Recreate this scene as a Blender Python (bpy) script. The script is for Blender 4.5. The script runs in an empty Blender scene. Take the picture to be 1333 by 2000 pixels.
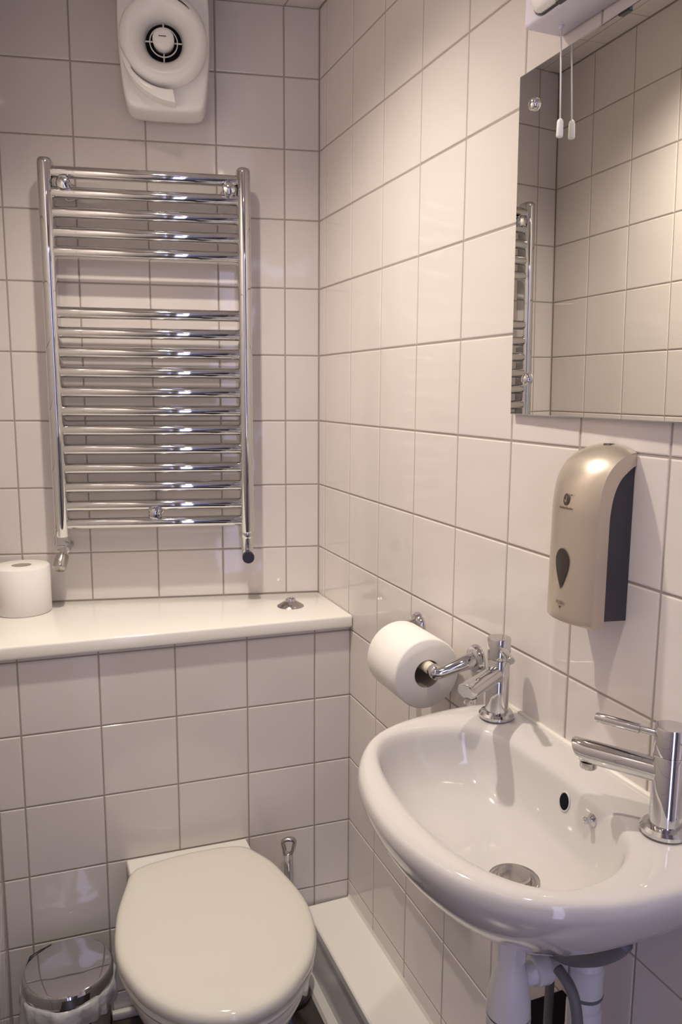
import bpy, bmesh, math, random
from mathutils import Vector, Matrix
from mathutils.bvhtree import BVHTree

random.seed(7)
S = bpy.context.scene
COL = S.collection
PI = math.pi

# ------------------------------------------------------------------ camera
cam = bpy.data.cameras.new('camera')
cam.sensor_fit = 'VERTICAL'
cam.sensor_height = 36.0
cam.lens = 1533.4 / 2000 * 36.0
cam.clip_start = 0.02
camo = bpy.data.objects.new('camera', cam)
COL.objects.link(camo)
_r = Vector((0.92693431, -0.37517086, 0.00629339))
_u = Vector((0.05107575, 0.14277357, 0.98843663))
_f = Vector((0.37173116, 0.91589439, -0.15150386))
camo.matrix_world = Matrix(((_r.x, _u.x, -_f.x, -0.65824), (_r.y, _u.y, -_f.y, -1.76556),
                            (_r.z, _u.z, -_f.z, 1.34340), (0, 0, 0, 1)))
S.camera = camo

# ------------------------------------------------------------------ light and exposure
S.view_settings.view_transform = 'Standard'
S.view_settings.look = 'None'
S.view_settings.gamma = 1.0
S.view_settings.use_curve_mapping = False
S.view_settings.exposure = 0.10
W = bpy.data.worlds.new('daylight')
S.world = W
W.use_nodes = True
bg = W.node_tree.nodes['Background']
bg.inputs[0].default_value = (0.62, 0.61, 1.0, 1)      # cool daylight beyond the open door
bg.inputs[1].default_value = 3.6
DOWNLIGHTS = [(-0.48, -0.54), (-0.46, -1.36)]          # two warm recessed ceiling spots
SPOT_POWER = (47.0, 20.0)                            # the spot nearer the door is dimmer
SPOT_COLOR = (1.0, 0.89, 0.76)

# ------------------------------------------------------------------ helpers
def tag(o, label, cat, group=None):
    o['label'] = label
    o['category'] = cat
    if group: o['group'] = group
    return o

def obj(name, me, mat=None, parent=None, smooth=True):
    if isinstance(me, bmesh.types.BMesh):
        m = bpy.data.meshes.new(name)
        bmesh.ops.recalc_face_normals(me, faces=me.faces[:])
        me.to_mesh(m); me.free(); me = m
    if mat is not None and not me.materials: me.materials.append(mat)
    if smooth:
        for p in me.polygons: p.use_smooth = True
    o = bpy.data.objects.new(name, me)
    COL.objects.link(o)
    if parent: o.parent = parent
    return o

def auto_smooth(o, ang=35):
    me = o.data
    bm = bmesh.new(); bm.from_mesh(me)
    for e in bm.edges:
        if len(e.link_faces) == 2 and e.calc_face_angle(0) > math.radians(ang): e.smooth = False
    bm.to_mesh(me); bm.free()
    return o

def empty(name, loc, rz=0, label=None, cat=None, group=None):
    o = bpy.data.objects.new(name, None)
    o.empty_display_size = 0.05
    COL.objects.link(o)
    o.location = loc
    o.rotation_euler = (0, 0, rz)
    if label: tag(o, label, cat, group)
    return o

def structure(o):
    o['kind'] = 'structure'
    return o

def loft(rings, cap0=True, cap1=True, closed=True):
    bm = bmesh.new()
    R = [[bm.verts.new(p) for p in ring] for ring in rings]
    n = len(R[0])
    for a, b in zip(R[:-1], R[1:]):
        for i in range(n if closed else n - 1):
            j = (i + 1) % n
            try: bm.faces.new((a[i], a[j], b[j], b[i]))
            except ValueError: pass
    if cap0: bm.faces.new(R[0][::-1])
    if cap1: bm.faces.new(R[-1])
    return bm

def lathe(profile, n=40, axis='Z', cap0=True, cap1=True, c=(0, 0, 0)):
    """profile: (radius, height) pairs, turned about an axis through c"""
    rings = []
    for r, h in profile:
        ring = []
        for i in range(n):
            a = 2 * PI * i / n
            x, y = r * math.cos(a), r * math.sin(a)
            p = {'Z': (x, y, h), 'Y': (x, h, y), 'X': (h, x, y)}[axis]
            ring.append((p[0] + c[0], p[1] + c[1], p[2] + c[2]))
        rings.append(ring)
    return loft(rings, cap0, cap1)

def tube(path, r, n=14, cap=True):
    pts = [Vector(p) for p in path]
    rad = r if isinstance(r, (list, tuple)) else [r] * len(pts)
    rings = []
    ref = None
    for i, p in enumerate(pts):
        a = pts[max(i - 1, 0)]; b = pts[min(i + 1, len(pts) - 1)]
        t = (b - a).normalized()
        if ref is None:
            ref = Vector((0, 0, 1)) if abs(t.z) < 0.9 else Vector((1, 0, 0))
        s = t.cross(ref).normalized()
        ref = s.cross(t).normalized()
        rings.append([p + (s * math.cos(2 * PI * k / n) + ref * math.sin(2 * PI * k / n)) * rad[i] for k in range(n)])
    return loft(rings, cap, cap)

def box(x0, x1, y0, y1, z0, z1, bev=0.0, seg=2):
    bm = bmesh.new()
    bmesh.ops.create_cube(bm, size=1)
    for v in bm.verts:
        v.co = ((x0 + x1) / 2 + v.co.x * (x1 - x0), (y0 + y1) / 2 + v.co.y * (y1 - y0), (z0 + z1) / 2 + v.co.z * (z1 - z0))
    if bev: bmesh.ops.bevel(bm, geom=bm.edges[:], offset=bev, segments=seg, affect='EDGES', profile=0.5)
    return bm

def prism(poly, axis, a, b, bev=0.0, seg=2):
    """extrude a 2D polygon between a and b along an axis"""
    def P(q, h):
        return {'Z': (q[0], q[1], h), 'Y': (q[0], h, q[1]), 'X': (h, q[0], q[1])}[axis]
    bm = loft([[P(q, a) for q in poly], [P(q, b) for q in poly]])
    bmesh.ops.recalc_face_normals(bm, faces=bm.faces[:])
    if bev:
        es = [e for e in bm.edges if e.calc_face_angle(0) > 0.6]
        bmesh.ops.bevel(bm, geom=es, offset=bev, segments=seg, affect='EDGES', profile=0.5)
    return bm

def catmull(pts, k=6, closed=True):
    out = []
    n = len(pts)
    for i in range(n if closed else n - 1):
        g = lambda j: Vector(pts[j % n]) if closed else Vector(pts[min(max(j, 0), n - 1)])
        p0, p1, p2, p3 = g(i - 1), g(i), g(i + 1), g(i + 2)
        for s in range(k):
            t = s / k
            out.append(0.5 * ((2 * p1) + (p2 - p0) * t + (2 * p0 - 5 * p1 + 4 * p2 - p3) * t * t + (3 * p1 - p0 - 3 * p2 + p3) * t ** 3))
    if not closed: out.append(Vector(pts[-1]))
    return out

def radial(poly, c, n=96):
    """resample a closed outline by angle about c"""
    out = []
    m = len(poly)
    for i in range(n):
        a = 2 * PI * i / n
        d = Vector((math.cos(a), math.sin(a)))
        best = 0
        for k in range(m):
            p = Vector(poly[k][:2]) - Vector(c); q = Vector(poly[(k + 1) % m][:2]) - Vector(c)
            e = q - p
            den = d.x * e.y - d.y * e.x
            if abs(den) < 1e-12: continue
            t = (p.x * e.y - p.y * e.x) / den
            s = (p.x * d.y - p.y * d.x) / den
            if t > 0 and -1e-6 <= s <= 1 + 1e-6: best = max(best, t)
        out.append(Vector(c) + d * best)
    return out

def add_subsurf(o, lv=1):
    m = o.modifiers.new('Subdivision', 'SUBSURF'); m.levels = lv; m.render_levels = lv
    return o

# ------------------------------------------------------------------ materials
def mat(name, color, rough=0.5, metal=0.0, spec=0.5, coat=0.0, trans=0.0, alpha=1.0, emis=None, estr=0):
    m = bpy.data.materials.new(name); m.use_nodes = True
    b = m.node_tree.nodes['Principled BSDF']
    b.inputs['Base Color'].default_value = (*color, 1)
    b.inputs['Roughness'].default_value = rough
    b.inputs['Metallic'].default_value = metal
    b.inputs['Specular IOR Level'].default_value = spec
    b.inputs['Coat Weight'].default_value = coat
    b.inputs['Coat Roughness'].default_value = 0.05
    b.inputs['Transmission Weight'].default_value = trans
    b.inputs['Alpha'].default_value = alpha
    if emis:
        b.inputs['Emission Color'].default_value = (*emis, 1); b.inputs['Emission Strength'].default_value = estr
    return m

def noise_bump(m, scale, strength, dist=0.002, detail=1.0, coord='Position'):
    nt = m.node_tree; b = nt.nodes['Principled BSDF']
    if coord == 'Position':
        g = nt.nodes.new('ShaderNodeNewGeometry'); src = g.outputs['Position']
    else:
        g = nt.nodes.new('ShaderNodeTexCoord'); src = g.outputs['Object']
    n = nt.nodes.new('ShaderNodeTexNoise'); n.inputs['Scale'].default_value = scale; n.inputs['Detail'].default_value = detail
    nt.links.new(src, n.inputs['Vector'])
    bp = nt.nodes.new('ShaderNodeBump'); bp.inputs['Strength'].default_value = strength; bp.inputs['Distance'].default_value = dist
    nt.links.new(n.outputs['Fac'], bp.inputs['Height'])
    nt.links.new(bp.outputs['Normal'], b.inputs['Normal'])
    return m

def mottle(m, c0, c1, scale, detail=3, rough=None):
    nt = m.node_tree; b = nt.nodes['Principled BSDF']
    g = nt.nodes.new('ShaderNodeNewGeometry')
    n = nt.nodes.new('ShaderNodeTexNoise'); n.inputs['Scale'].default_value = scale; n.inputs['Detail'].default_value = detail
    r = nt.nodes.new('ShaderNodeValToRGB')
    r.color_ramp.elements[0].color = (*c0, 1); r.color_ramp.elements[1].color = (*c1, 1)
    r.color_ramp.elements[0].position = 0.3; r.color_ramp.elements[1].position = 0.7
    nt.links.new(g.outputs['Position'], n.inputs['Vector']); nt.links.new(n.outputs['Fac'], r.inputs['Fac'])
    nt.links.new(r.outputs['Color'], b.inputs['Base Color'])
    return m

M = {}
M['tile'] = noise_bump(mottle(mat('glazed_tile', (.74, .70, .68), 0.07), (.700, .652, .630), (.725, .677, .655), 4.0), 12, 0.75, 0.0022, 1.5)
M['grout'] = noise_bump(mat('grout', (.38, .335, .305), 0.9, spec=0.2), 300, 0.3, 0.001)
M['chrome'] = mat('chrome', (.66, .66, .67), 0.04, 1.0)
M['chrome_soft'] = mat('brushed_chrome', (.52, .50, .49), 0.16, 1.0)
M['mirror'] = mat('mirror_silvering', (.86, .86, .82), 0.0, 1.0)
M['glass_edge'] = mat('mirror_glass_edge', (.45, .50, .47), 0.1, 0.3)
M['ceramic'] = mat('white_ceramic', (.60, .58, .57), 0.06, spec=0.55, coat=0.3)
M['pan'] = mat('toilet_ceramic', (.80, .78, .74), 0.07, spec=0.55)
M['lid'] = mat('lid_plastic', (.74, .72, .65), 0.08, spec=0.5)
M['gloss_white'] = noise_bump(mat('white_gloss_paint', (.90, .88, .83), 0.13), 35, 0.12, 0.002, 3)
M['plastic_white'] = mat('white_plastic', (.86, .85, .84), 0.22)
M['pipe_white'] = mat('white_waste_pipe', (.74, .74, .75), 0.28)
M['light_body'] = mat('shaver_light_body_blue_lit', (.72, .69, .80), 0.35)  # white plastic; the lavender tint paints bluish light into its colour
M['diffuser'] = mat('opal_diffuser', (.86, .85, .83), 0.3)
M['black'] = mat('black_plastic', (.012, .012, .016), 0.32)
M['dark_hole'] = mat('dark_opening', (.008, .008, .012), 0.8, spec=0.1)
M['paper'] = noise_bump(mat('tissue_paper', (.85, .83, .80), 0.95, spec=0.05), 420, 0.25, 0.001, 3, 'Object')
M['core'] = mat('cardboard_core', (.40, .34, .29), 0.9, spec=0.1)
M['cream'] = mat('cream_plastic', (.75, .70, .54), 0.35)
M['gold'] = mat('champagne_plastic', (.58, .51, .43), 0.32, 0.7)
M['dispenser_dark'] = mat('dark_grey_plastic', (.042, .040, .050), 0.42)
M['print'] = mat('dark_print', (.07, .05, .04), 0.5)
M['window_dark'] = mat('smoked_window', (.035, .026, .024), 0.2)
M['rubber'] = mat('grey_hose', (.15, .155, .17), 0.45)
M['bag'] = noise_bump(mat('bin_liner_film', (.80, .80, .82), 0.25, trans=0.15, alpha=0.72), 60, 0.6, 0.006, 2, 'Object')
M['floor'] = noise_bump(mottle(mat('dark_vinyl_floor', (.05, .042, .038), 0.22), (.03, .026, .024), (.075, .06, .05), 14), 60, 0.1, 0.001)
M['plaster'] = mat('rear_wall_paint', (.55, .53, .52), 0.8)
M['bulb'] = mat('lamp_glow', (1, .9, .75), 0.4, emis=(1.0, .86, .66), estr=30)
M['sealant'] = mat('white_sealant', (.80, .77, .72), 0.35)
M['door'] = mat('added_dark_door', (.035, .028, .026), 0.5)  # for the added unseen leaf, dark to give the chrome dark reflections
M['frame'] = mat('white_door_frame', (.75, .74, .74), 0.35)

# ------------------------------------------------------------------ room geometry
T = 0.152
AN, BN = 0.21, 0.05                 # slant of the upper back wall and of the boxed-in lower wall
D = 0.2047                          # the boxing comes forward this far at the right wall
Z0 = 2.034                          # height of the first tile joint under the ceiling
CEIL = 2.180
XL = -0.740                         # left wall
YR = -2.30                          # rear wall with the doorway
SHELF_T, SHELF_B = 0.856, 0.828
GAP = 0.0030
TILE_D = 0.006
_tiles = {}

def tile_mesh(w, h):
    k = (round(w, 4), round(h, 4))
    if k in _tiles: return _tiles[k]
    rings = []
    for ins, y in ((0, TILE_D), (0, 0.0012), (0.0007, 0.0004), (0.0019, 0.0)):
        a, b = w / 2 - ins, h / 2 - ins
        rings.append([(-a, y, -b), (a, y, -b), (a, y, b), (-a, y, b)])
    bm = loft(rings, False, True)
    bmesh.ops.recalc_face_normals(bm, faces=bm.faces[:])
    me = bpy.data.meshes.new('tile')
    bm.to_mesh(me); bm.free()
    if me.polygons[-1].normal.y > 0: me.flip_normals()
    me.materials.append(M['tile'])
    _tiles[k] = me
    return me

def lay(wall, base, ulines, vlines, rz, ceiling=False):
    """one tile object per cell of the joint grid; base = a function (u, v) -> world point on the tile face"""
    for u0, u1 in zip(ulines[:-1], ulines[1:]):
        for v0, v1 in zip(vlines[:-1], vlines[1:]):
            w, h = abs(u1 - u0) - GAP, abs(v1 - v0) - GAP
            if w < 0.004 or h < 0.004: continue
            o = bpy.data.objects.new('tile', tile_mesh(w, h))
            COL.objects.link(o)
            o.parent = wall
            o.location = base((u0 + u1) / 2, (v0 + v1) / 2)
            j = 0.0016 if min(w, h) > 0.1 else 0.0006
            e = (random.uniform(-j, j), 0, random.uniform(-j, j))
            o.rotation_euler = (PI / 2, 0, 0) if ceiling else (e[0], 0, rz + e[2])

rows = [Z0 - k * T for k in range(-1, 14)]          # joints from the ceiling down
def span(lines, lo, hi):
    L = sorted([l for l in lines if lo + 0.008 < l < hi - 0.008] + [lo, hi])
    return L
REC = 0.0013                                        # joints lie this far behind the tile faces
uxb = Vector((math.cos(AN), -math.sin(AN), 0)); nb = Vector((-math.sin(AN), -math.cos(AN), 0))
uxl = Vector((math.cos(BN), -math.sin(BN), 0)); nl = Vector((-math.sin(BN), -math.cos(BN), 0))

def slab(name, pts, z0, z1, m):
    return structure(obj(name, prism([p[:2] for p in pts], 'Z', z0, z1), m, smooth=False))

# floor, ceiling
floor = structure(obj('floor', box(XL - .1, .1, YR - .6, .35, -0.06, 0.0), M['floor'], smooth=False))
ceiling = structure(obj('ceiling', box(XL - .1, .1, YR - .1, .35, CEIL + REC, CEIL + .08), M['grout'], smooth=False))
# upper back wall (slanting), lower boxed-in wall, side walls
bl = -uxb * 0.80
wall_back = slab('wall_back', [uxb * 0.06 - nb * REC, bl - nb * REC, bl - nb * 0.06, uxb * 0.06 - nb * 0.06], SHELF_T - .03, CEIL + .05, M['grout'])
o0 = Vector((0, -D, 0))
wall_lower = slab('wall_lower', [o0 - nl * REC, o0 - uxl * 0.745 - nl * REC, o0 - uxl * 0.745 - nl * 0.05, o0 - nl * 0.05], 0, SHELF_B, M['grout'])
wall_right = slab('wall_right', [(REC, .06), (.07, .06), (.07, YR), (REC, YR)], 0, CEIL + .05, M['grout'])
wall_left = slab('wall_left', [(XL - REC, .25), (XL - .07, .25), (XL - .07, YR), (XL - REC, YR)], 0, CEIL + .05, M['grout'])
DX0, DX1, DZ = -0.715, -0.055, 2.02
bm = prism([(XL - .07, 0), (DX0, 0), (DX0, DZ), (DX1, DZ), (DX1, 0), (.07, 0), (.07, CEIL), (XL - .07, CEIL)], 'Y', YR - .08, YR)
wall_rear = structure(obj('wall_rear', bm, M['plaster'], smooth=False))
bm = prism([(DX0, 0), (DX0 + .018, 0), (DX0 + .018, DZ - .02), (DX1 - .018, DZ - .02), (DX1 - .018, 0), (DX1, 0), (DX1, DZ), (DX0, DZ)], 'Y', YR - .09, YR + .012)
structure(obj('door_1', bm, M['frame'], smooth=False))

lf = box(-.640, 0, -.02, .02, .006, DZ - .024, .002, 1)
leaf = structure(obj('added_door_leaf', lf, M['door'], smooth=False))  # unseen leaf added ajar, narrows the daylight and darkens reflections in chrome
leaf.location = (DX1 - .02, YR - .045, 0); leaf.rotation_euler = (0, 0, math.radians(38))
bu = [-(0.0797 + k * T) for k in range(0, 6)]
lay(wall_back, lambda u, v: uxb * u + Vector((0, 0, v)), span(bu, XL / math.cos(AN), 0.0), span(rows, SHELF_T, CEIL), -AN)
lu = [-(0.0835 + k * T) for k in range(0, 6)]
lay(wall_lower, lambda u, v: o0 + uxl * u + Vector((0, 0, v)), span(lu, XL, 0.0), span(rows, 0.0, SHELF_B - .001), -BN)
ry = [-(0.039 + k * T) for k in range(0, 16)]
lay(wall_right, lambda u, v: Vector((0, u, v)), span(ry, YR, 0.0), span(rows, 0.0, CEIL), -PI / 2)
ly = [0.157 - T - k * T for k in range(0, 16)]
lay(wall_left, lambda u, v: Vector((XL, u, v)), span(ly, YR, 0.157), span(rows, 0.0, CEIL), PI / 2)
cx = [-0.0755 - k * T for k in range(0, 5)]
lay(ceiling, lambda u, v: Vector((u, v, CEIL)), span(cx, XL, 0.0), span(ry + [0.06], YR, 0.155), 0, True)

# pipe boxing along the right wall and its white bead at the floor
LX = -0.108
bm = prism([(0, .012), (LX + .006, .012), (LX + .006, .146), (LX, .150), (LX, .166), (LX + .003, .169), (0, .169)], 'Y', -D - .004, -1.62)
structure(auto_smooth(obj('trim_1', bm, M['gloss_white'])))
bm = prism([(LX + .006, 0), (LX - .012, 0), (LX - .008, .010), (LX + .006, .022)], 'Y', -D - .006, -1.62)
structure(obj('trim_2', bm, M['sealant'], smooth=False))
bm = prism([(-.004, .169), (0, .169), (0, .176)], 'Y', -D - .004, -1.62)
structure(obj('trim_3', bm, M['sealant'], smooth=False))
b0 = o0 + Vector((LX - .014, 0, 0)); b1 = o0 - uxl * 0.74
bm = prism([(b0 + nl * .0).to_2d()[:], (b0 + nl * .013).to_2d()[:], (b1 + nl * .013).to_2d()[:], b1.to_2d()[:]], 'Z', 0, .02, .004)
structure(obj('trim_4', bm, M['sealant']))

# shelf on top of the boxing
f0 = o0 + nl * .016; f1 = o0 - uxl * 0.739 + nl * .016
sb = lambda x: -x * math.tan(AN)
poly = [(-.001, -.002), (-.001, f0.y), (XL + .001, f1.y), (XL + .001, sb(XL) - .002)]
shelf = obj('shelf', prism(poly, 'Z', SHELF_B, SHELF_T, .005, 3), M['gloss_white'])
auto_smooth(shelf)
tag(shelf, 'white gloss painted shelf ledge running across below the towel radiator', 'shelf')

# recessed ceiling spots
for i, (lx, lyy) in enumerate(DOWNLIGHTS):
    d = empty('ceiling_downlight', (lx, lyy, CEIL), 0,
              ['recessed warm ceiling downlight above the toilet', 'recessed warm ceiling downlight nearer the doorway'][i], 'downlight', 'ceiling downlights')
    obj('bezel', lathe([(.030, 0.002), (.044, 0.002), (.044, -.003), (.040, -.006), (.031, -.004), (.030, 0.002)], 40, cap0=False, cap1=False), M['chrome'], d)
    obj('lamp_glass', lathe([(.029, -.0005), (.026, -.002), (.012, -.0045), (.001, -.005)], 32), M['bulb'], d)
    L = bpy.data.lights.new('downlight_beam', 'SPOT')
    L.energy = SPOT_POWER[i]; L.color = SPOT_COLOR; L.spot_size = math.radians(138); L.spot_blend = 1.0; L.shadow_soft_size = 0.022
    lo = bpy.data.objects.new('downlight_beam', L); COL.objects.link(lo); lo.location = (0, 0, -.012); lo.parent = d

# ------------------------------------------------------------------ towel radiator
R = empty('towel_radiator', (uxb * -0.380 + Vector((0, 0, 1.000))), -AN, 'tall chrome ladder towel radiator on the tiled wall above the shelf', 'radiator')
def stadium(cx_, cy_, w, d, n=10):
    r = w / 2; pts = []
    for k in range(n + 1):
        a = PI * k / n
        pts.append((cx_ - r * math.cos(a), cy_ - (d / 2 - r) - r * math.sin(a)))
    for k in range(5):
        a = PI / 2 * k / 4
        pts.append((cx_ + r - .004 + .004 * math.cos(a), cy_ + d / 2 - .004 + .004 * math.sin(a)))
    for k in range(5):
        a = PI / 2 + PI / 2 * k / 4
        pts.append((cx_ - r + .004 + .004 * math.cos(a), cy_ + d / 2 - .004 + .004 * math.sin(a)))
    return pts
for sx in (-.205, .203):
    prof = stadium(sx, -.066, .031, .040)
    rings = []
    for z, s in ((.022, .94), (.024, 1), (.806, 1), (.812, .96), (.816, .84), (.818, .6)):
        rings.append([(sx + (x - sx) * s, -.066 + (y + .066) * s, z) for x, y in prof])
    obj('post', loft(rings), M['chrome'], R)
    auto_smooth(R.children[-1], 50)
ZR = [1.7909, 1.7505, 1.7109, 1.671, 1.632, 1.5066, 1.4653, 1.4237, 1.3818, 1.3396, 1.2982, 1.2565, 1.2145, 1.1723, 1.1309, 1.0892, 1.0495]
me = None
for z in ZR:
    if me is None:
        o = obj('rail', tube([(-.199, 0, 0), (-.193, 0, 0), (.191, 0, 0), (.197, 0, 0)], [.0105, .0122, .0122, .0105], 28), M['chrome'], R)
        auto_smooth(o); me = o.data
    else:
        o = obj('rail', me, None, R, smooth=False)
    o.location = (0, -.068, z - 1.0)
for x, z in ((-.168, .766), (.172, .771), (-.0025, .072)):
    k = obj('bracket', lathe([(.008, 0.0), (.008, -.062), (.0125, -.070), (.0150, -.078), (.0150, -.084), (.0115, -.090), (.005, -.0925), (.001, -.093)], 24, 'Y'), M['chrome'], R)
    auto_smooth(k)
    k.location = (x, 0, z)
    obj('wall_plate', lathe([(.019, -.0005), (.019, -.004), (.015, -.007), (.008, -.007)], 24, 'Y'), M['chrome'], k)
# valves
v = obj('valve', lathe([(.0175, .022), (.0175, .004), (.0155, .002), (.0105, 0.0), (.0105, -.022), (.006, -.024)], 6, c=(-.207, -.066, 0)), M['chrome'], R, smooth=False)
obj('valve_pipe', tube([(-.204, -.062, -.012), (-.202, -.030, -.010), (-.202, -.0005, -.010)], .0095, 16), M['chrome'], v)
cp = obj('valve_cap', lathe([(.0145, 0), (.0150, .004), (.0150, .030), (.013, .034), (.004, .035)], 28), M['chrome_soft'], v)
auto_smooth(cp)
cp.location = (-.2085, -.068, -.022); cp.rotation_euler = (math.radians(138), math.radians(8), 0)
v = obj('valve', lathe([(.0165, .024), (.0175, .020), (.0150, .010), (.0135, .006), (.0135, -.018), (.012, -.035), (.010, -.040)], 28, c=(.203, -.066, 0)), M['chrome'], R)
auto_smooth(v)
obj('valve_pipe', tube([(.203, -.062, -.030), (.203, -.030, -.030), (.203, -.0005, -.030)], .0095, 16), M['chrome'], v)
cp = obj('valve_cap', lathe([(.0105, -.070), (.0135, -.075), (.0140, -.088), (.0130, -.0925), (.0128, -.0925)], 32, 'Y', c=(.204, 0, -.0345)), M['black'], v)
auto_smooth(cp)
cp['label'] = 'round black valve cap'

# ------------------------------------------------------------------ hand dryer
H = empty('hand_dryer', (uxb * -0.336 + Vector((0, 0, 1.912))), -AN, 'white wall-mounted hand dryer with round swivel nozzle above the towel radiator', 'hand dryer')
# casing: rounded shield outline, extruded out from the wall with a soft front edge
def casing_outline(s, dz=0):
    k = [(-.060, .000), (.060, .000), (.076, .006), (.0835, .024), (.0885, .07), (.0935, .13), (.0935, .225), (.088, .242), (.072, .250),
         (-.072, .250), (-.088, .242), (-.0935, .225), (-.0935, .13), (-.0885, .07), (-.0835, .024), (-.076, .006)]
    return [((x) * s, (z - .125) * s + .125 + dz) for x, z in k]
rings = []
for y, s in ((0, 1.0), (-.04, 1.0), (-.088, .992), (-.096, .985), (-.1015, .965), (-.1035, .93), (-.104, .80)):
    rings.append([(x, y, z) for x, z in [p[:] for p in [tuple(q) for q in casing_outline(s)]]])
cas = obj('casing', loft(rings), M['plastic_white'], H)
add_subsurf(cas, 2)
DC = (0.0, 0.128)           # centre of the nozzle disc, x and z
prof = [(.080, -.085), (.0865, -.100), (.0875, -.116), (.0865, -.132), (.082, -.142), (.074, -.1465), (.064, -.1455), (.054, -.140), (.046, -.130), (.040, -.118), (.037, -.106), (.0362, -.096)]
disc = obj('nozzle_disc', lathe(prof, 72, 'Y', False, False, (DC[0], 0, DC[1])), M['plastic_white'], H)
obj('nozzle_well', lathe([(.0364, -.1045), (.001, -.1045)], 48, 'Y', False, True, (DC[0], 0, DC[1])), M['dark_hole'], H)
gr = obj('grille_ring', lathe([(.0265, -.1085), (.0285, -.1085), (.0285, -.1115), (.0265, -.1115), (.0265, -.1085)], 48, 'Y', False, False, (DC[0], 0, DC[1])), M['plastic_white'], H)
for a in range(4):
    dx, dz = math.cos(a * PI / 2), math.sin(a * PI / 2)
    obj('grille_spoke', tube([(DC[0] + dx * .020, -.110, DC[1] + dz * .020), (DC[0] + dx * .0372, -.110, DC[1] + dz * .0372)], .0016, 8), M['plastic_white'], H)
kb = obj('nozzle_knob', lathe([(.0205, -.104), (.0215, -.118), (.0215, -.128), (.0195, -.132), (.012, -.134), (.001, -.1345)], 48, 'Y', c=(DC[0], 0, DC[1])), M['plastic_white'], H)
obj('maker_mark', box(DC[0] - .009, DC[0] + .006, -.1352, -.1345, DC[1] + .002, DC[1] + .0035), M['dispenser_dark'], kb, smooth=False)
# curved tail fin that spirals out under the disc
inn, out = [], []
for k in range(25):
    t = k / 24
    a = math.radians(196 + 84 * t)
    ri = .0850 if t < .32 else .0892 + .0080 * ((t - .32) / .68)
    ro = .0880 + .0345 * t ** 1.15
    inn.append((DC[0] + ri * math.cos(a), DC[1] + ri * math.sin(a)))
    out.append((DC[0] + ro * math.cos(a), DC[1] + ro * math.sin(a)))
obj('tail_fin', prism(out + inn[::-1], 'Y', -.096, -.138, .002, 2), M['plastic_white'], H)
auto_smooth(H.children[-1])
# short dark slot at the upper right of the disc
inn, out = [], []
for k in range(13):
    a = math.radians(78 - 34 * k / 12)
    wv = .0013 * math.sin(PI * (k + 1) / 14)
    inn.append((DC[0] + (.0735 - wv) * math.cos(a), DC[1] + (.0735 - wv) * math.sin(a)))
    out.append((DC[0] + (.0735 + wv) * math.cos(a), DC[1] + (.0735 + wv) * math.sin(a)))
obj('vent_slot', prism(out + inn[::-1], 'Y', -.140, -.1472), M['dispenser_dark'], disc, smooth=False)
for x in (-.045, .036):
    obj('casing_screw', lathe([(.0028, 0), (.0028, -.002)], 12, 'Y', c=(x, -.0965, .0105)), M['dispenser_dark'], H)

# ------------------------------------------------------------------ things on the shelf
def roll_mesh(r, L, ri):
    prof = [(ri, 0), (r - .003, 0), (r, .003), (r, L - .003), (r - .003, L), (ri, L)]
    bm = lathe(prof + [prof[0]], 56, cap0=False, cap1=False)
    bmesh.ops.remove_doubles(bm, verts=bm.verts[:], dist=1e-6)
    return bm
def core_mesh(ri, L):
    bm = lathe([(ri + .0005, .001), (ri + .0005, L - .001), (ri - .001, L - .001), (ri - .001, .001), (ri + .0005, .001)], 40, cap0=False, cap1=False)
    return bm
sr = empty('toilet_roll', (-.6745, .070, SHELF_T), 0, 'spare white toilet roll standing upright on the shelf', 'toilet roll', 'toilet rolls')
auto_smooth(obj('paper', roll_mesh(.0595, .105, .021), M['paper'], sr), 50)
obj('core', core_mesh(.021, .105), M['core'], sr)
fb = empty('flush_button', (-.106, -.100, SHELF_T), 0, 'round chrome cistern flush button set in the white shelf', 'flush button')
auto_smooth(obj('dome_plate', lathe([(.031, 0), (.0305, .0012), (.021, .0075), (.0135, .0115), (.0128, .0105)], 48), M['chrome_soft'], fb))
auto_smooth(obj('push_button', lathe([(.0115, .008), (.0115, .0165), (.0105, .018), (.0085, .0175), (.007, .0155), (.001, .015)], 40), M['chrome'], fb))

# ------------------------------------------------------------------ mirror
MY0, MY1, MZ0, MZ1 = -0.806, -1.300, 1.313, 1.763
mir = empty('wall_mirror', (-.001, MY0, MZ0), 0, 'frameless rectangular wall mirror fixed with chrome screws above the basin', 'mirror')
mir.rotation_euler = (0, -0.0118, -0.0195)       # hangs a little out of true
bm = bmesh.new()
def rect(x, ins): return [(x, -ins, ins), (x, MY1 - MY0 + ins, ins), (x, MY1 - MY0 + ins, MZ1 - MZ0 - ins), (x, -ins, MZ1 - MZ0 - ins)]
g = obj('glass_plate', loft([rect(-.0015, 0), rect(-.0062, 0), rect(-.0069, .0012)]), M['glass_edge'], mir, smooth=False)
me = bpy.data.meshes.new('silvered_face'); me.from_pydata(rect(-.0070, .0012), [], [(0, 1, 2, 3)])
obj('silvered_face', me, M['mirror'], g, smooth=False)
for yy, zz in ((-.843, 1.717), (-.858 + .012, 1.362), (-1.26, 1.717), (-1.26, 1.362)):
    s = obj('mirror_screw', lathe([(.0085, -.0071), (.0085, -.0085), (.0075, -.0115), (.005, -.0135), (.001, -.0142)], 28, 'X'), M['chrome'], mir)
    s.location = (0, yy - MY0, zz - MZ0)

# ------------------------------------------------------------------ shaver light above the mirror
sl = empty('shaver_light', (0, -0.876, 1.786), 0, 'white wall strip light with rounded diffuser and pull cord above the mirror', 'wall light')
auto_smooth(obj('housing', box(-.058, -.0005, -.50, 0, 0, .115, .005, 3), M['light_body'], sl), 40)
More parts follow.
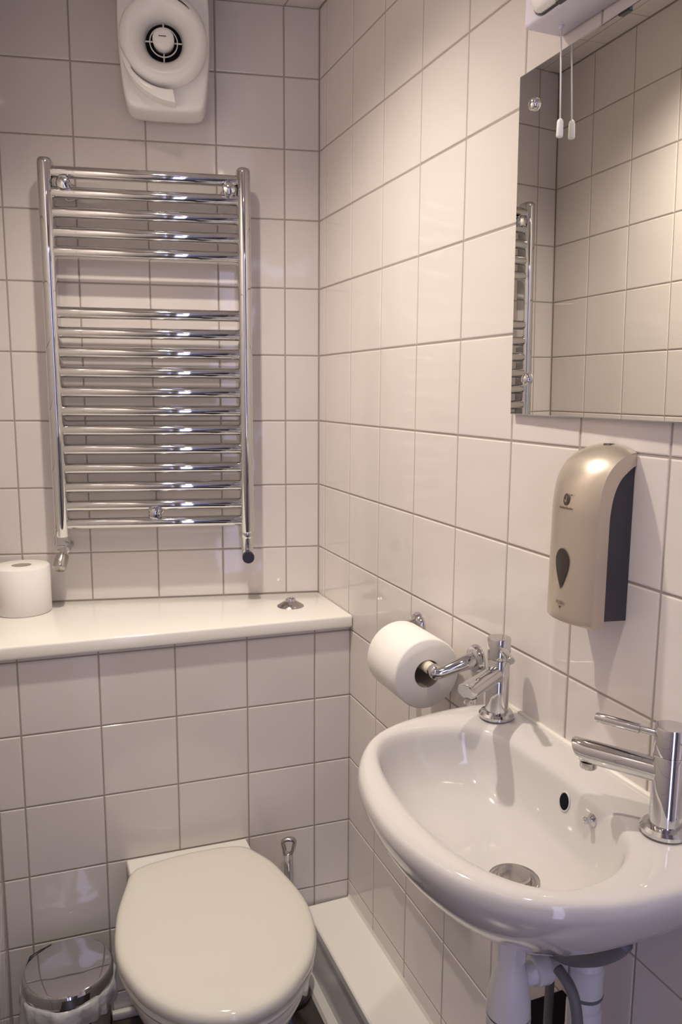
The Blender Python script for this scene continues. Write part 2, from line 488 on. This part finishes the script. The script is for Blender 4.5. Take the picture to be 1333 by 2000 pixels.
# diffuser: rounded rectangle bulging out of the front
def rrect(x, y0, y1, z0, z1, r, n=6):
    pts = []
    for cy_, cz_, a0 in ((y0 - r, z0 + r, 180), (y1 + r, z0 + r, 270), (y1 + r, z1 - r, 0), (y0 - r, z1 - r, 90)):
        for k in range(n + 1):
            a = math.radians(a0 + 90 * k / n)
            pts.append((x, cy_ - r * math.cos(a), cz_ + r * math.sin(a)))
    return pts
rg = []
for x, ins in ((-.0550, 0), (-.0610, 0), (-.0655, .002), (-.0690, .008), (-.0700, .018)):
    rg.append(rrect(x, -.022 - ins, -.478 + ins, .004 + ins, .104 - ins, .020))
df = obj('diffuser', loft(rg), M['diffuser'], sl)
obj('diffuser_gap', prism([(y, z) for _, y, z in rrect(0, -.0195, -.4805, .0015, .1065, .0225)], 'X', -.057, -.0586), M['dispenser_dark'], sl, smooth=False)
obj('diffuser_clip', box(-.065, -.057, -.090, -.072, -.0005, .0050, .001, 1), M['dispenser_dark'], sl, smooth=False)
obj('cord_grommet', lathe([(.0035, 0.001), (.0035, -.002), (.0012, -.003)], 16, c=(-.023, -.029, 0)), M['light_body'], sl)
obj('pull_cord', tube([(-.023, -.029, -.001), (-.023, -.032, -.05), (-.023, -.0355, -.112)], .0010, 8), M['plastic_white'], sl)
obj('cord_pull', lathe([(.0012, -.108), (.0034, -.110), (.0040, -.113), (.0043, -.1285), (.0035, -.1300), (.001, -.1300)], 20, c=(-.023, -.0355, 0)), M['plastic_white'], sl)

# ------------------------------------------------------------------ soap dispenser
sd = empty('soap_dispenser', (0, -1.012, 1.069), 0, 'champagne and dark grey soap dispenser on the wall below the mirror', 'soap dispenser')
front = catmull([(.0520, 0.0), (.0525, .010), (.0520, .050), (.0515, .110), (.0510, .142), (.0465, .170), (.0360, .189), (.0220, .2005), (.0080, .2060), (.0015, .2070)], 4, False)
back_ = catmull([(.0350, 0.0), (.0350, .010), (.0350, .050), (.0350, .110), (.0345, .135), (.0305, .158), (.0225, .175), (.0120, .185), (.0040, .1905), (.0005, .1915)], 4, False)
HW = 0.0425
def bulge(y, t=1):
    return .0135 * (1 - abs(y / HW) ** 2.4)
rings = []
for i, (fp, bp_) in enumerate(zip(front, back_)):
    a = front[max(i - 1, 0)]; b = front[min(i + 1, len(front) - 1)]
    tg = (b - a).normalized(); nn = Vector((tg.y, -tg.x))
    ring = []
    for k in range(21):
        y = HW * math.cos(PI * k / 20)
        q = fp + nn * (bulge(y) * min(1, .25 + i / 3.0) * (1 - .45 * min(1, max(0, (fp.y - .142) / .06))))
        ring.append((-q.x, y, q.y))
    ring.append((-bp_.x, -HW, bp_.y)); ring.append((-bp_.x, HW, bp_.y))
    rings.append(ring)
cov = obj('cover', loft(rings), M['gold'], sd); auto_smooth(cov, 40)
def front_x(y, z):
    for p, q in zip(front[:-1], front[1:]):
        if p.y <= z <= q.y:
            t = (z - p.y) / max(q.y - p.y, 1e-9)
            return p.x + (q.x - p.x) * t + bulge(y)
    return front[0].x + bulge(y)
hw2 = HW - .0025
poly = [(-p.x - .0005, p.y) for p in back_] + [(-.0003, .1915), (-.0003, .006)]
poly[0] = (-.034, .008)
bm = loft([[(x, -hw2, z) for x, z in poly], [(x, hw2, z) for x, z in poly]])
auto_smooth(obj('body', bm, M['dispenser_dark'], sd), 30)
def surf_patch(name, pts2, m, parent, lift=.0006):
    """flat print or window pieces laid on the curved cover: closed 2D outline (y, z), fan-filled"""
    cy_ = sum(p[0] for p in pts2) / len(pts2); cz_ = sum(p[1] for p in pts2) / len(pts2)
    rr = []
    for s in (1.0, .66, .33, .05):
        rr.append([(-front_x(cy_ + (y - cy_) * s, cz_ + (z - cz_) * s) - lift, cy_ + (y - cy_) * s, cz_ + (z - cz_) * s) for y, z in pts2])
    bm = loft(rr, False, True)
    return obj(name, bm, m, parent)
drop = []
for k in range(36):
    a = 2 * PI * k / 36
    rr = 1.0
    y = .0122 * math.sin(a) * (1 if math.cos(a) > 0 else (1 - (-math.cos(a)) ** 1.6) / max(1e-6, abs(math.sin(a))) * abs(math.sin(a)) ** .2 if abs(math.sin(a)) > 1e-6 else 0)
    z = .016 * math.cos(a) if math.cos(a) > 0 else .034 * math.cos(a)
    drop.append((y, .075 + z))
w_ = surf_patch('level_window', drop, M['window_dark'], sd, .0012)
w_['label'] = 'dark teardrop level window'
em = [(.0050 * math.cos(a), .1500 + .0072 * math.sin(a)) for a in [2 * PI * k / 24 for k in range(24)]]
e_ = surf_patch('emblem', em, M['print'], sd, .0008)
hook = [(-.0020, .0045), (-.0008, .0045), (-.0008, -.0012), (.0000, -.0028), (.0012, -.0030), (.0022, -.0018), (.0030, .0002), (.0022, .0002), (.0014, -.0012), (.0006, -.0016), (.0000, -.0008), (.0000, .0045)]
bm = bmesh.new()
vs = [bm.verts.new((-front_x(y, .1500 + z) - .0013, y, .1500 + z)) for y, z in [(y - .0006, z) for y, z in hook]]
bm.faces.new(vs)
obj('emblem_mark', bm, M['gold'], e_, smooth=False)
surf_patch('registered_dot', [(-.0085 + .0011 * math.cos(a), .1560 + .0011 * math.sin(a)) for a in [2 * PI * k / 12 for k in range(12)]], M['print'], sd, .0008)
# the tiny illegible line of print under the emblem
bm = bmesh.new()
for k in range(11):
    y = .0105 - k * .0021
    for (ya, yb, za, zb) in ((y, y - .0015, .1388, .1405 if k % 3 else .1412),):
        bm.faces.new([bm.verts.new((-front_x(a, .1395) - .0009, a, b)) for a, b in ((ya, za), (yb, za), (yb, zb), (ya, zb))])
obj('small_print', bm, M['print'], sd, smooth=False)
# PUSH and its small arrow
tc = bpy.data.curves.new('push_lettering', 'FONT'); tc.body = 'PUSH'; tc.size = .0062; tc.align_x = 'CENTER'
to = bpy.data.objects.new('push_lettering', tc); COL.objects.link(to)
bpy.context.view_layer.update()
me = bpy.data.meshes.new_from_object(to.evaluated_get(bpy.context.evaluated_depsgraph_get()))
bpy.data.objects.remove(to)
for v in me.vertices:
    y, z = -v.co.x, .0225 + v.co.y
    v.co = (-front_x(y, z) - .0009, y, z)
me.materials.clear()
obj('push_lettering', me, M['print'], sd, smooth=False)
bm = bmesh.new()
bm.faces.new([bm.verts.new((-front_x(y, z) - .0009, y, z)) for y, z in ((-.0022, .0205), (.0022, .0205), (0, .0172))])
obj('push_arrow', bm, M['print'], sd, smooth=False)
obj('lock_tab', box(-.010, -.001, -.006, .006, .2095, .2150, .001, 1), M['dispenser_dark'], sd)

# ------------------------------------------------------------------ wash basin
BCX, BCY = -0.150, -1.020
RIM = 0.876
outer = catmull([(-.001, -.800), (-.045, -.786), (-.110, -.790), (-.180, -.806), (-.240, -.842), (-.284, -.905), (-.306, -.975), (-.313, -1.040), (-.306, -1.105), (-.283, -1.170), (-.238, -1.222), (-.175, -1.249), (-.110, -1.256), (-.045, -1.255), (-.001, -1.246)], 6, False)
outer = [tuple(p) for p in outer]
ou = radial(outer, (BCX, BCY), 112)
inner = catmull([(-.064, -.898), (-.085, -.862), (-.120, -.846), (-.170, -.839), (-.215, -.850), (-.244, -.882), (-.262, -.940), (-.270, -1.020), (-.266, -1.095), (-.248, -1.160), (-.215, -1.200), (-.175, -1.211), (-.125, -1.199), (-.088, -1.172), (-.066, -1.130), (-.060, -1.080), (-.058, -1.015), (-.060, -.950)], 6)
iu = radial([tuple(p) for p in inner], (BCX, BCY), 112)
WC = Vector((-.147, -1.056))                            # waste
rings = []
def oring(s, z, keep=True, cen=(-.10, -1.02), back=0.0):
    out_ = []
    for p in ou:
        q = Vector(cen) + (p - Vector(cen)) * s
        if keep:
            k = min(1, max(0, (p.x + .035) / .033))       # stay against the wall at the back
            q.x = q.x + (p.x - q.x) * k
        out_.append((q.x, q.y, z + back * min(1, max(0, (p.x + .03) / .028))))
    return out_
rings.append(oring(.30, .726)); rings.append(oring(.42, .730)); rings.append(oring(.58, .747)); rings.append(oring(.74, .776))
rings.append(oring(.86, .804)); rings.append(oring(.935, .827)); rings.append(oring(.978, .845)); rings.append(oring(.997, .855)); rings.append(oring(1.0, .862))
rings.append(oring(.995, .870, back=.008)); rings.append(oring(.980, .8765, back=.004))
def mix(t, z, back=0):
    return [(a.x + (b.x - a.x) * t, a.y + (b.y - a.y) * t, z + back * min(1, max(0, (a.x + .03) / .028))) for a, b in zip(ou, iu)]
rings.append(mix(.45, .8785, .001)); rings.append(mix(.78, .8770)); rings.append(mix(.97, .8735))
def bring(s, z):
    return [(WC.x + (p.x - WC.x) * s, WC.y + (p.y - WC.y) * s, z) for p in iu]
for s, z in ((.985, .867), (.965, .855), (.930, .837), (.88, .820), (.81, .805), (.70, .793), (.55, .784), (.38, .7785), (.26, .7755)):
    rings.append(bring(s, z))
wr = [(WC.x + .0205 * math.cos(2 * PI * i / 112), WC.y + .0205 * math.sin(2 * PI * i / 112), .7735) for i in range(112)]
rings.append(wr)
bas = empty('wash_basin', (0, -1.020, .716), 0, 'small white ceramic wall-hung wash basin with two taps on the right wall', 'basin')
bm = loft(rings, True, False)
for v in bm.verts: v.co -= Vector((0, -1.020, .716))
bowl = obj('bowl', bm, M['ceramic'], bas)
add_subsurf(bowl, 1)
bpy.context.view_layer.update()
tmp = bmesh.new(); tmp.from_mesh(bowl.data); bvh = BVHTree.FromBMesh(tmp)
BO = Vector((0, -1.020, .716))
def snap(p):
    loc, nor, _, _ = bvh.find_nearest(Vector(p) - BO)
    return loc, nor
tmp.free()
# chrome waste with dome plug
ws = obj('waste_ring', lathe([(.0305, .0275), (.0300, .0300), (.0225, .0290), (.0200, .0270), (.0195, .0200)], 48, c=(WC.x, WC.y + 1.020, .0315), cap0=False), M['chrome_soft'], bas)
auto_smooth(obj('waste_plug', lathe([(.008, .022), (.008, .0335), (.0185, .0345), (.0195, .0365), (.0185, .0390), (.010, .0405), (.001, .041)], 40, c=(WC.x, WC.y + 1.020, .0290)), M['chrome_soft'], ws))
def orient(o, loc, nor):
    o.location = loc
    o.rotation_mode = 'QUATERNION'
    o.rotation_quaternion = Vector(nor).to_track_quat('Z', 'Y')
loc, nor = snap((-.066, -1.036, .848))
if nor.x > 0: nor = -nor
hole = obj('overflow_hole', lathe([(.0085, .0008), (.0075, .0010), (.0010, .0010)], 32), M['dark_hole'], bas)
orient(hole, loc, nor); hole.scale = (1, 1.25, 1)
lipr = obj('overflow_rim', lathe([(.0085, -.001), (.0105, .0004), (.0098, .0016), (.0085, .0012)], 32, cap0=False, cap1=False), M['ceramic'], bas)
orient(lipr, loc, nor); lipr.scale = (1, 1.25, 1)
loc, nor = snap((-.070, -1.088, .852))
if nor.x > 0: nor = -nor
ch = obj('chain_stay', lathe([(.0095, -.001), (.0090, .0015), (.0055, .004), (.0042, .009), (.0050, .012), (.0040, .014), (.001, .0145)], 24), M['chrome'], bas)
orient(ch, loc, nor); ch.scale = (.85, .85, .85)
# sealant along the wall
obj('wall_seal', tube([(-.002, .222, .1635), (-.002, 0, .1635), (-.002, -.226, .1635)], .0042, 10), M['sealant'], bas)

# taps
def tap(px, py, ang, lever_ang, label):
    t = empty('basin_tap', (px, py, .8800), 0, label, 'tap', 'basin taps')
    auto_smooth(obj('base_flange', lathe([(.0255, 0), (.0255, .004), (.0225, .0075), (.0175, .0085), (.0165, .008)], 48), M['chrome'], t))
    auto_smooth(obj('body', lathe([(.0165, .004), (.0165, .0855), (.0158, .0865)], 48), M['chrome'], t))
    hd = auto_smooth(obj('turning_head', lathe([(.0155, .0865), (.0168, .0875), (.0168, .1165), (.0160, .1178), (.0140, .1182), (.001, .1182)], 48), M['chrome'], t))
    c, s = math.cos(ang), math.sin(ang)
    # spout: slanted cut tip with a dark aerator underneath
    prof = []
    n = 32
    rings = []
    for d_, r_, sh in ((.006, .0130, 0), (.085, .0130, 0), (.1015, .0130, .0065), (.1040, .0118, .0062)):
        ring = []
        for k in range(n):
            a = 2 * PI * k / n
            y, z = r_ * math.cos(a), r_ * math.sin(a)
            dd = d_ - (sh * (1 - math.sin(a)) if sh else 0)
            ring.append((c * dd - s * y, s * dd + c * y, .0655 + z))
        rings.append(ring)
    sp = auto_smooth(obj('spout', loft(rings), M['chrome'], t), 40)
    auto_smooth(obj('aerator', lathe([(.0095, .0545), (.0095, .0480), (.0085, .0465), (.001, .0465)], 28, c=(c * .0845, s * .0845, 0)), M['chrome_soft'], sp))
    c2, s2 = math.cos(lever_ang), math.sin(lever_ang)
    P_ = lambda d_: (c2 * d_, s2 * d_, .1060 + d_ * .05)
    lv = auto_smooth(obj('lever', tube([P_(.014), P_(.0300), P_(.0302), P_(.0318), P_(.0770), P_(.0785)], [.0038, .0038, .0038, .0055, .0055, .0045], 20), M['chrome'], hd), 40)
    return t
tap(-.040, -.848, math.atan2(-.048, -.080), math.atan2(-.075, -.030), 'chrome pillar tap at the far end of the basin beside the toilet roll')
tap(-.040, -1.172, math.atan2(.069, -.044), math.atan2(.055, -.040), 'chrome pillar tap at the near end of the basin below the soap dispenser')

# ------------------------------------------------------------------ plumbing under the basin
bt = empty('bottle_trap', (WC.x, WC.y, .545), 0, 'white plastic bottle trap hanging under the wash basin', 'waste trap')
nut = []
for k in range(24):
    a = 2 * PI * k / 24
    nut.append(((.0170 + (.0016 if k % 4 < 2 else 0)) * math.cos(a), (.0170 + (.0016 if k % 4 < 2 else 0)) * math.sin(a)))
obj('inlet_nut', prism(nut, 'Z', .130, .174), M['pipe_white'], bt, smooth=False)
auto_smooth(obj('trap_body', lathe([(.0155, .132), (.0165, .124), (.0215, .104), (.0258, .078), (.0268, .058), (.0255, .0565)], 48), M['pipe_white'], bt), 40)
auto_smooth(obj('trap_cup', lathe([(.0255, .0545), (.0272, .054), (.0265, .030), (.0225, .012), (.012, .002), (.001, 0)], 48), M['pipe_white'], bt), 40)
obj('cup_joint', lathe([(.0260, .0540), (.0260, .0585)], 48, cap0=False, cap1=False), M['rubber'], bt)
o = obj('outlet_pipe', tube([(.014, .001, .098), (.050, .003, .098), (.070, .000, .098), (.0795, -.006, .098)], .0135, 24), M['pipe_white'], bt)
n_ = obj('outlet_nut', lathe([(.0140, -.010), (.0180, -.009), (.0190, -.001), (.0178, .003), (.0190, .006), (.0180, .011), (.0140, .012)], 28, 'X', c=(.044, .003, .098)), M['pipe_white'], o)
auto_smooth(n_, 40)

wp = empty('waste_pipe', (-.046, -1.072, .169), 0, 'white vertical waste pipe dropping into the boxing below the basin', 'pipe')
auto_smooth(obj('pipe', lathe([(.0195, 0), (.0195, .490), (.0165, .496), (.001, .497)], 28), M['pipe_white'], wp))
for z in (.408, .462):
    auto_smooth(obj('coupling', lathe([(.0196, z - .020), (.0216, z - .018), (.0218, z + .016), (.0196, z + .018)], 28), M['pipe_white'], wp), 30)
    obj('seal_ring', lathe([(.0217, z - .0225), (.0224, z - .020), (.0217, z - .0175)], 28, cap0=False, cap1=False), M['rubber'], wp)

hp = catmull([(-.088, -1.030, .668), (-.088, -1.058, .670), (-.088, -1.088, .680), (-.088, -1.118, .700), (-.086, -1.142, .720), (-.083, -1.160, .740), (-.081, -1.170, .756)], 6, False)
hose = obj('flexible_hose', tube(hp, .0085, 14), M['rubber'])
tag(hose, 'grey flexible supply hose looping close under the bowl of the basin', 'hose')
hp = catmull([(-.094, -1.078, .660), (-.093, -1.100, .652), (-.092, -1.112, .630), (-.092, -1.117, .590), (-.090, -1.118, .50), (-.088, -1.116, .38), (-.086, -1.112, .27), (-.084, -1.110, .170)], 5, False)
hose2 = obj('flexible_hose', tube(hp, .0068, 14), M['rubber'])
tag(hose2, 'grey flexible hose dropping straight down in front of the waste pipe', 'hose')
sp2 = obj('supply_pipe', tube([(-.030, -.985, .170), (-.030, -.985, .40), (-.030, -.985, .66)], .0062, 12), M['rubber'])
tag(sp2, 'thin dark supply pipe rising behind the bottle trap', 'pipe')
# opening broken through the tiles behind the pipes
hy = [(-.896, .440), (-.975, .522), (-1.030, .522), (-1.030, .30), (-.965, .30)]
hatch = obj('access_opening', prism(hy, 'X', -.0018, .0005), M['dark_hole'], smooth=False)
tag(hatch, 'dark access opening cut through the tiles behind the basin pipes', 'opening')

# ------------------------------------------------------------------ toilet roll on its holder
th = empty('toilet_roll_holder', (0, -.630, .904), 0, 'chrome two-arm toilet roll holder on the right wall beside the basin', 'roll holder')
for sy in (-.100, .100):
    rs = auto_smooth(obj('wall_rose', lathe([(.0235, -.0005), (.0235, -.004), (.0205, -.009), (.013, -.012), (.010, -.012)], 36, 'X'), M['chrome'], th))
    rs.location = (0, sy, .018)
    s = 1 if sy > 0 else -1
    pth = catmull([(-.008, sy, .018), (-.024, sy, .014), (-.044, sy - s * .004, .007), (-.060, sy - s * .008, .001), (-.069, sy - s * .012, 0)], 5, False)
    nP = len(pth)
    auto_smooth(obj('arm', tube(pth, [.0140 - .0045 * min(1, k / (nP * .6)) for k in range(nP)], 20), M['chrome'], th))
    pf = [(.0105, .010), (.0120, .004), (.0120, -.004), (.0095, -.010), (.001, -.0115)]
    obj('arm_end', lathe([(a, b * -s * -1 if s < 0 else -b) for a, b in pf], 28, 'Y', c=(-.068, sy - s * .016, 0)), M['chrome'], th)
rlr = auto_smooth(obj('roller', lathe([(.0080, -.078), (.0080, -.068), (.0100, -.066), (.0100, .066), (.0080, .068), (.0080, .078)], 28, 'Y', c=(-.068, 0, 0)), M['cream'], th))
tr = empty('toilet_roll', (-.068, -.634, .8915), 0, 'white toilet roll hanging on the chrome holder beside the basin', 'toilet roll', 'toilet rolls')
for ch_, bmx, m_ in (('paper', roll_mesh(.0590, .110, .0235), M['paper']), ('core', core_mesh(.0235, .110), M['core'])):
    for v in bmx.verts: v.co = (v.co.x, v.co.z - .055, v.co.y)
    auto_smooth(obj(ch_, bmx, m_, tr), 50)

# ------------------------------------------------------------------ toilet
to_ = empty('toilet', (-.376, -.45, 0), 0, 'white back-to-wall toilet with closed rounded lid', 'toilet')
TO = Vector((-.376, -.45))
LID = [(-.515, -.297), (-.501, -.258), (-.473, -.244), (-.437, -.238), (-.393, -.234), (-.343, -.234), (-.294, -.240), (-.260, -.254), (-.240, -.288), (-.222, -.327), (-.210, -.381), (-.201, -.438), (-.199, -.482), (-.204, -.528), (-.216, -.572), (-.237, -.614), (-.261, -.643), (-.293, -.672), (-.328, -.691), (-.367, -.700), (-.404, -.698), (-.443, -.682), (-.478, -.658), (-.504, -.629), (-.526, -.595), (-.542, -.553), (-.552, -.511), (-.554, -.466), (-.549, -.421), (-.540, -.374), (-.527, -.331)]
lu_ = radial([tuple(p) for p in catmull([tuple(Vector(p)) for p in LID], 3)], tuple(TO), 96)
def lring(s, z, sy=None, dy=0):
    sy = s if sy is None else sy
    return [((p.x - TO.x) * s, (p.y - TO.y) * sy + dy, z) for p in lu_]
lid = obj('lid', loft([lring(.955, .357), lring(.985, .358), lring(.998, .364), lring(1.0, .372), lring(.992, .3795), lring(.972, .3845), lring(.93, .3872), lring(.80, .3885), lring(.5, .3895), lring(.2, .390)]), M['lid'], to_)
seat = obj('seat', loft([lring(.94, .341), lring(.975, .3415), lring(.985, .347), lring(.975, .3545), lring(.94, .356)]), M['lid'], to_)
rings = []
for s, sy, z, dy in ((.50, .56, 0.0, .060), (.52, .58, .012, .058), (.51, .57, .05, .058), (.54, .62, .12, .048), (.66, .74, .19, .030), (.80, .87, .25, .012), (.89, .935, .295, .004), (.925, .95, .322, .0), (.925, .95, .336, .0), (.905, .93, .3395, 0)):
    rings.append(lring(s, z, sy, dy))
pan = obj('pan', loft(rings), M['pan'], to_)
lx0, lx1 = -.500 - TO.x, -.242 - TO.x
rings = []
for z, w in ((0, .62), (.15, .72), (.26, .90), (.31, .985), (.352, 1.0), (.3585, .995), (.361, .98)):
    c0 = (lx0 + lx1) / 2; hw = (lx1 - lx0) / 2 * w
    y_at = lambda x: (-D - (x + TO.x) * BN) - TO.y - .0008
    rings.append([(c0 - hw, -.02, z), (c0 + hw, -.02, z), (c0 + hw, y_at(c0 + hw), z), (c0 - hw, y_at(c0 - hw), z)])
obj('rear_ledge', loft(rings), M['pan'], to_, smooth=False)
for x in (-.07, .08):
    obj('hinge', lathe([(.009, .355), (.009, .362), (.008, .368), (.001, .369)], 20, c=(x, .212, 0)), M['chrome'], to_)

# ------------------------------------------------------------------ pedal bin
pb = empty('pedal_bin', (-.628, -.298, 0), 0, 'small chrome pedal bin with a plastic liner beside the toilet', 'bin')
auto_smooth(obj('bucket', lathe([(.076, .012), (.079, .016), (.079, .196), (.0775, .198)], 64), M['chrome'], pb))
obj('base_ring', lathe([(.079, 0), (.082, .002), (.082, .013), (.078, .016)], 64), M['black'], pb)
ld = auto_smooth(obj('lid', lathe([(.0805, .2125), (.0838, .2130), (.0843, .218), (.0843, .232), (.0828, .2365), (.080, .2385), (.076, .2392), (.04, .2400), (.001, .2403)], 72), M['chrome'], pb), 12)
obj('hinge', tube([(-.070, .046, .205), (-.072, .050, .224), (-.066, .054, .236), (-.050, .064, .238), (-.028, .076, .238)], [.004, .005, .0045, .003, .0015], 10), M['black'], pb)
rings = []
for z, r, amp in ((.198, .0795, 0), (.211, .0815, .0006), (.213, .0850, .0012), (.204, .0885, .0016), (.186, .0892, .0024), (.170, .0875, .0034), (.160, .0860, .0042)):
    ring = []
    for i in range(120):
        a = 2 * PI * i / 120
        rr = r + amp * (math.sin(9 * a + z * 60) + .6 * math.sin(17 * a + 1.3) + .4 * math.sin(29 * a))
        zz = z + (amp * 2.2 * math.sin(5 * a + .6) + (.012 * max(0, math.sin(a * 2 + 2.2)) if z < .18 else 0))
        ring.append((rr * math.cos(a), rr * math.sin(a), zz))
    rings.append(ring)
lin = obj('liner', loft(rings, False, False), M['bag'], pb)
lin['label'] = 'translucent plastic bin liner folded over the rim'
obj('pedal', box(-.018, .018, -.108, -.070, .008, .015, .003, 2), M['black'], pb)

# ------------------------------------------------------------------ toilet brush
br = empty('toilet_brush', (-.166, -.262, 0), 0, 'chrome toilet brush set with loop handle standing between toilet and boxing', 'toilet brush')
auto_smooth(obj('pot', lathe([(.044, .012), (.045, .016), (.045, .116), (.043, .119), (.036, .120), (.010, .122)], 48), M['chrome'], br))
obj('pot_base', lathe([(.045, 0), (.0475, .002), (.0475, .012), (.044, .016)], 48), M['black'], br)
obj('rod', tube([(0, 0, .115), (0, 0, .25), (0, 0, .347)], .0100, 20), M['chrome'], br)
# loop at the top: open D-shaped ring
lp = catmull([(-.0075, 0, .348), (-.0095, 0, .360), (-.0125, 0, .374), (-.0075, 0, .3805), (.0055, 0, .3815), (.0125, 0, .3765), (.0110, 0, .362), (.0075, 0, .350), (0, 0, .3455)], 5)
bm = bmesh.new()
n = len(lp); prev = None; RR = []
for i in range(n):
    t = (lp[(i + 1) % n] - lp[i - 1]).normalized(); s = t.cross(Vector((0, 1, 0))).normalized()
    RR.append([bm.verts.new(lp[i] + s * .0046 * math.cos(2 * PI * k / 10) + Vector((0, 1, 0)) * .0065 * math.sin(2 * PI * k / 10)) for k in range(10)])
for i in range(n):
    a, b = RR[i], RR[(i + 1) % n]
    for k in range(10):
        bm.faces.new((a[k], a[(k + 1) % 10], b[(k + 1) % 10], b[k]))
lo = obj('loop_handle', bm, M['chrome_soft'], br); lo.rotation_euler = (0, 0, math.radians(-18))
